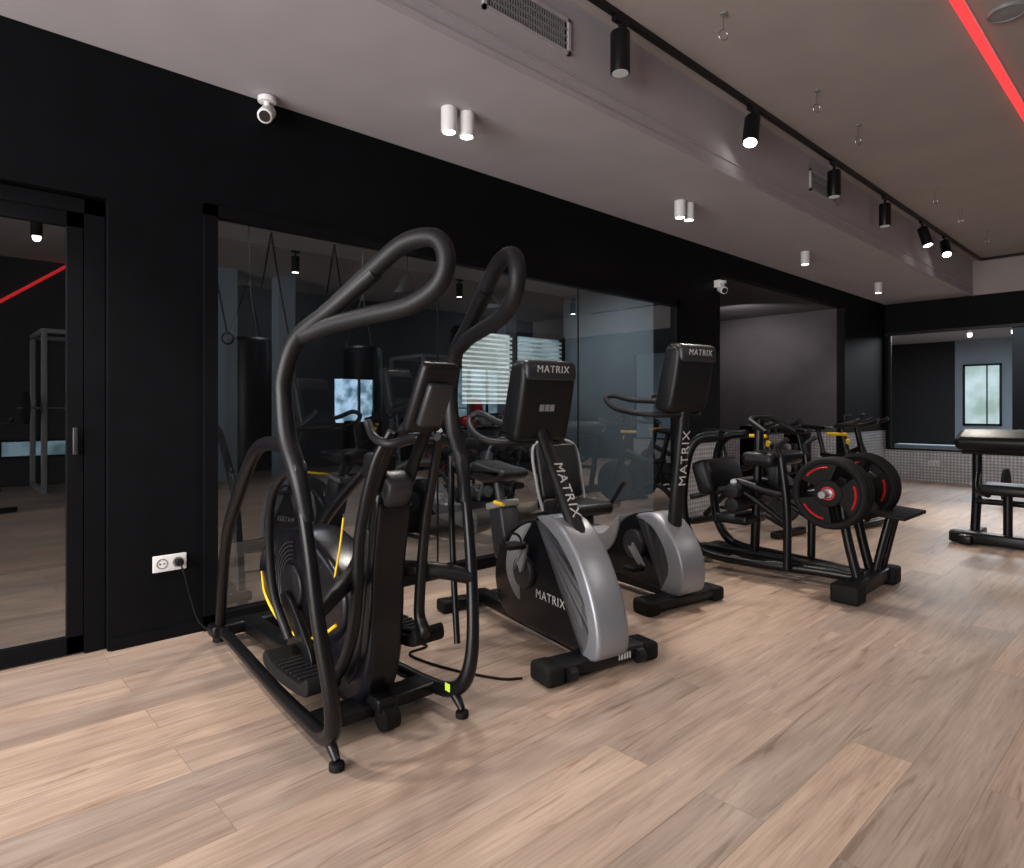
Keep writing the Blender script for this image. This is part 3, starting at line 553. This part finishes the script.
# ---------------------------------------------------------------- preacher bench
P=empty('preacher_curl_bench',(2.6,7.1,0))
box('arm_pad',(.90,.30,.13),(-.03,0,.91),'pad',P,rot=(math.radians(18),0,0),bev=.05,seg=4)
box('pad_backing',(.80,.22,.03),(-.03,.02,.83),'black',P,rot=(math.radians(18),0,0))
box('seat_pad',(.46,.34,.09),(-.02,-.26,.50),'pad',P,bev=.035,seg=4)
for s in (-1,1):
    sweep('upright_%d'%((s+3)//2),[(s*.34,.06,.85),(s*.34,.06,.45),(s*.34,-.02,.08)],.038,'black',P)
    sweep('diagonal_%d'%((s+3)//2),[(s*.33,.05,.60),(s*.30,-.12,.46),(s*.2,-.24,.44)],.026,'black',P)
    box('foot_bar_%d'%((s+3)//2),(.10,.62,.08),(s*.34,-.1,.05),'black',P,bev=.015)
    sweep('rest_hook_%d'%((s+3)//2),[(s*.36,.16,.86),(s*.36,.24,.88),(s*.36,.27,.96)],.014,'steel',P)
box('foot_cross',(.95,.12,.10),(0,-.28,.06),'black',P,bev=.02)
sweep('seat_post',[(-.06,-.26,.08),(-.06,-.26,.47)],.034,'black',P); sweep('cross_tube',[(-.34,.02,.35),(.34,.02,.35)],.028,'black',P)
b=empty('barbell',(2.0,9.9,0)); cyl('bar',(-.35,0,.225),(1.5,.0,.225),.014,'steel',b)
for k,x in enumerate((0,1.25)): cyl('plate_%d'%k,(x,0,.225),(x+.04,0,.225),.225,'rubber',b,n=48,bev=.006)
# ---------------------------------------------------------------- dumbbell racks
def dbrack(loc,rz,L,zs,H_):
    R=empty('dumbbell_rack',loc,rz)
    for y in (-L/2,L/2): box('side_%d'%(1 if y<0 else 2),(.4,.05,H_),(0,y,H_/2),'black',R,bev=.005)
    for z in zs:
        box('shelf_%d'%int(z*100),(.35,L,.03),(0,0,z),'black',R)
        n=int(L/.225)
        for k in range(n):
            y=-L/2+.12+k*.222
            cyl('dumbbell_bar_%d_%d'%(int(z*100),k),(-.1,y,z+.07),(.1,y,z+.07),.014,'steel',R,n=12)
            for s in (-1,1): cyl('dumbbell_head_%d_%d_%d'%(int(z*100),k,s+1),(s*.07,y,z+.07),(s*.15,y,z+.07),.06,'red' if (k in (1,2) and z>=1.0) else 'lgrey' if k%3==0 else 'dgrey',R,n=16,bev=.008)
dbrack((-1.3,4.3,0),0,1.85,(.3,.65,1.0),1.1)
dbrack((-.55,9.2,0),0,1.4,(.25,.55,.85),.95)
for y in (1.9,2.9):
    G=empty('punching_bag',(-1.4,y,0)); cyl('bag',(0,0,.7),(0,0,1.75),.17,'pad',G,bev=.04)
    for a in range(3): sweep('chain_%d'%a,[(.15*math.cos(a*2.1),.15*math.sin(a*2.1),1.75),(0,0,2.2)],.006,'dgrey',G,n=6)
    sweep('strap',[(0,0,2.2),(0,0,2.7)],.008,'dgrey',G,n=6)
for y in (3.1,4.0):
    G=empty('pendant_lamp',(-1.0,y,2.7)); cyl('cord',(0,0,0),(0,0,-.35),.006,'rubber',G,n=8); cyl('shade',(0,0,-.52),(0,0,-.35),.13,'blackm',G,r2=.03)
# ---------------------------------------------------------------- lights
area('daylight_back_window',(2.2,YB+.05,1.5),(1.5,3,.0),4.4,2.4,540,(1,.965,.94))
area('back_room_lamp',(-1.2,5.4,2.6),(-1.2,5.6,0),.5,.5,24,(.85,.94,1))  # added fill light without a fixture, brightens the back room
area('back_room_fill_b',(-1.2,2.4,2.6),(-1.2,2.4,0),.4,.4,12,(.85,.94,1))  # second added fill, for the other end of the back room
spot('recess_lamp',(-1.0,8.8,2.25),(-1.2,9.6,2.72),30,120,(1,.85,.85))
spot('recess_lamp_b',(-1.4,9.0,2.6),(-1.4,10.2,1.4),55,120,(1,.88,.88))
area('mirror_standin_fill',(1.0,15.5,2.9),(1.0,15.5,0),2,4,210,(.85,.93,1))  # added fill light for the room standing in for the mirror
w=bpy.data.worlds.new('World'); S.world=w; w.use_nodes=True
w.node_tree.nodes['Background'].inputs[0].default_value=(.55,.7,1,1); w.node_tree.nodes['Background'].inputs[1].default_value=.5
# ---------------------------------------------------------------- camera
cam=bpy.data.cameras.new('camera'); c=bpy.data.objects.new('camera',cam); COL.objects.link(c)
c.location=(3.66,0,1.2); c.rotation_euler=(math.pi/2,0,math.radians(47.07)); cam.sensor_width=36; cam.lens=22.5; cam.shift_y=-26/1024; cam.clip_start=.05
S.camera=c
S.view_settings.view_transform='Standard'
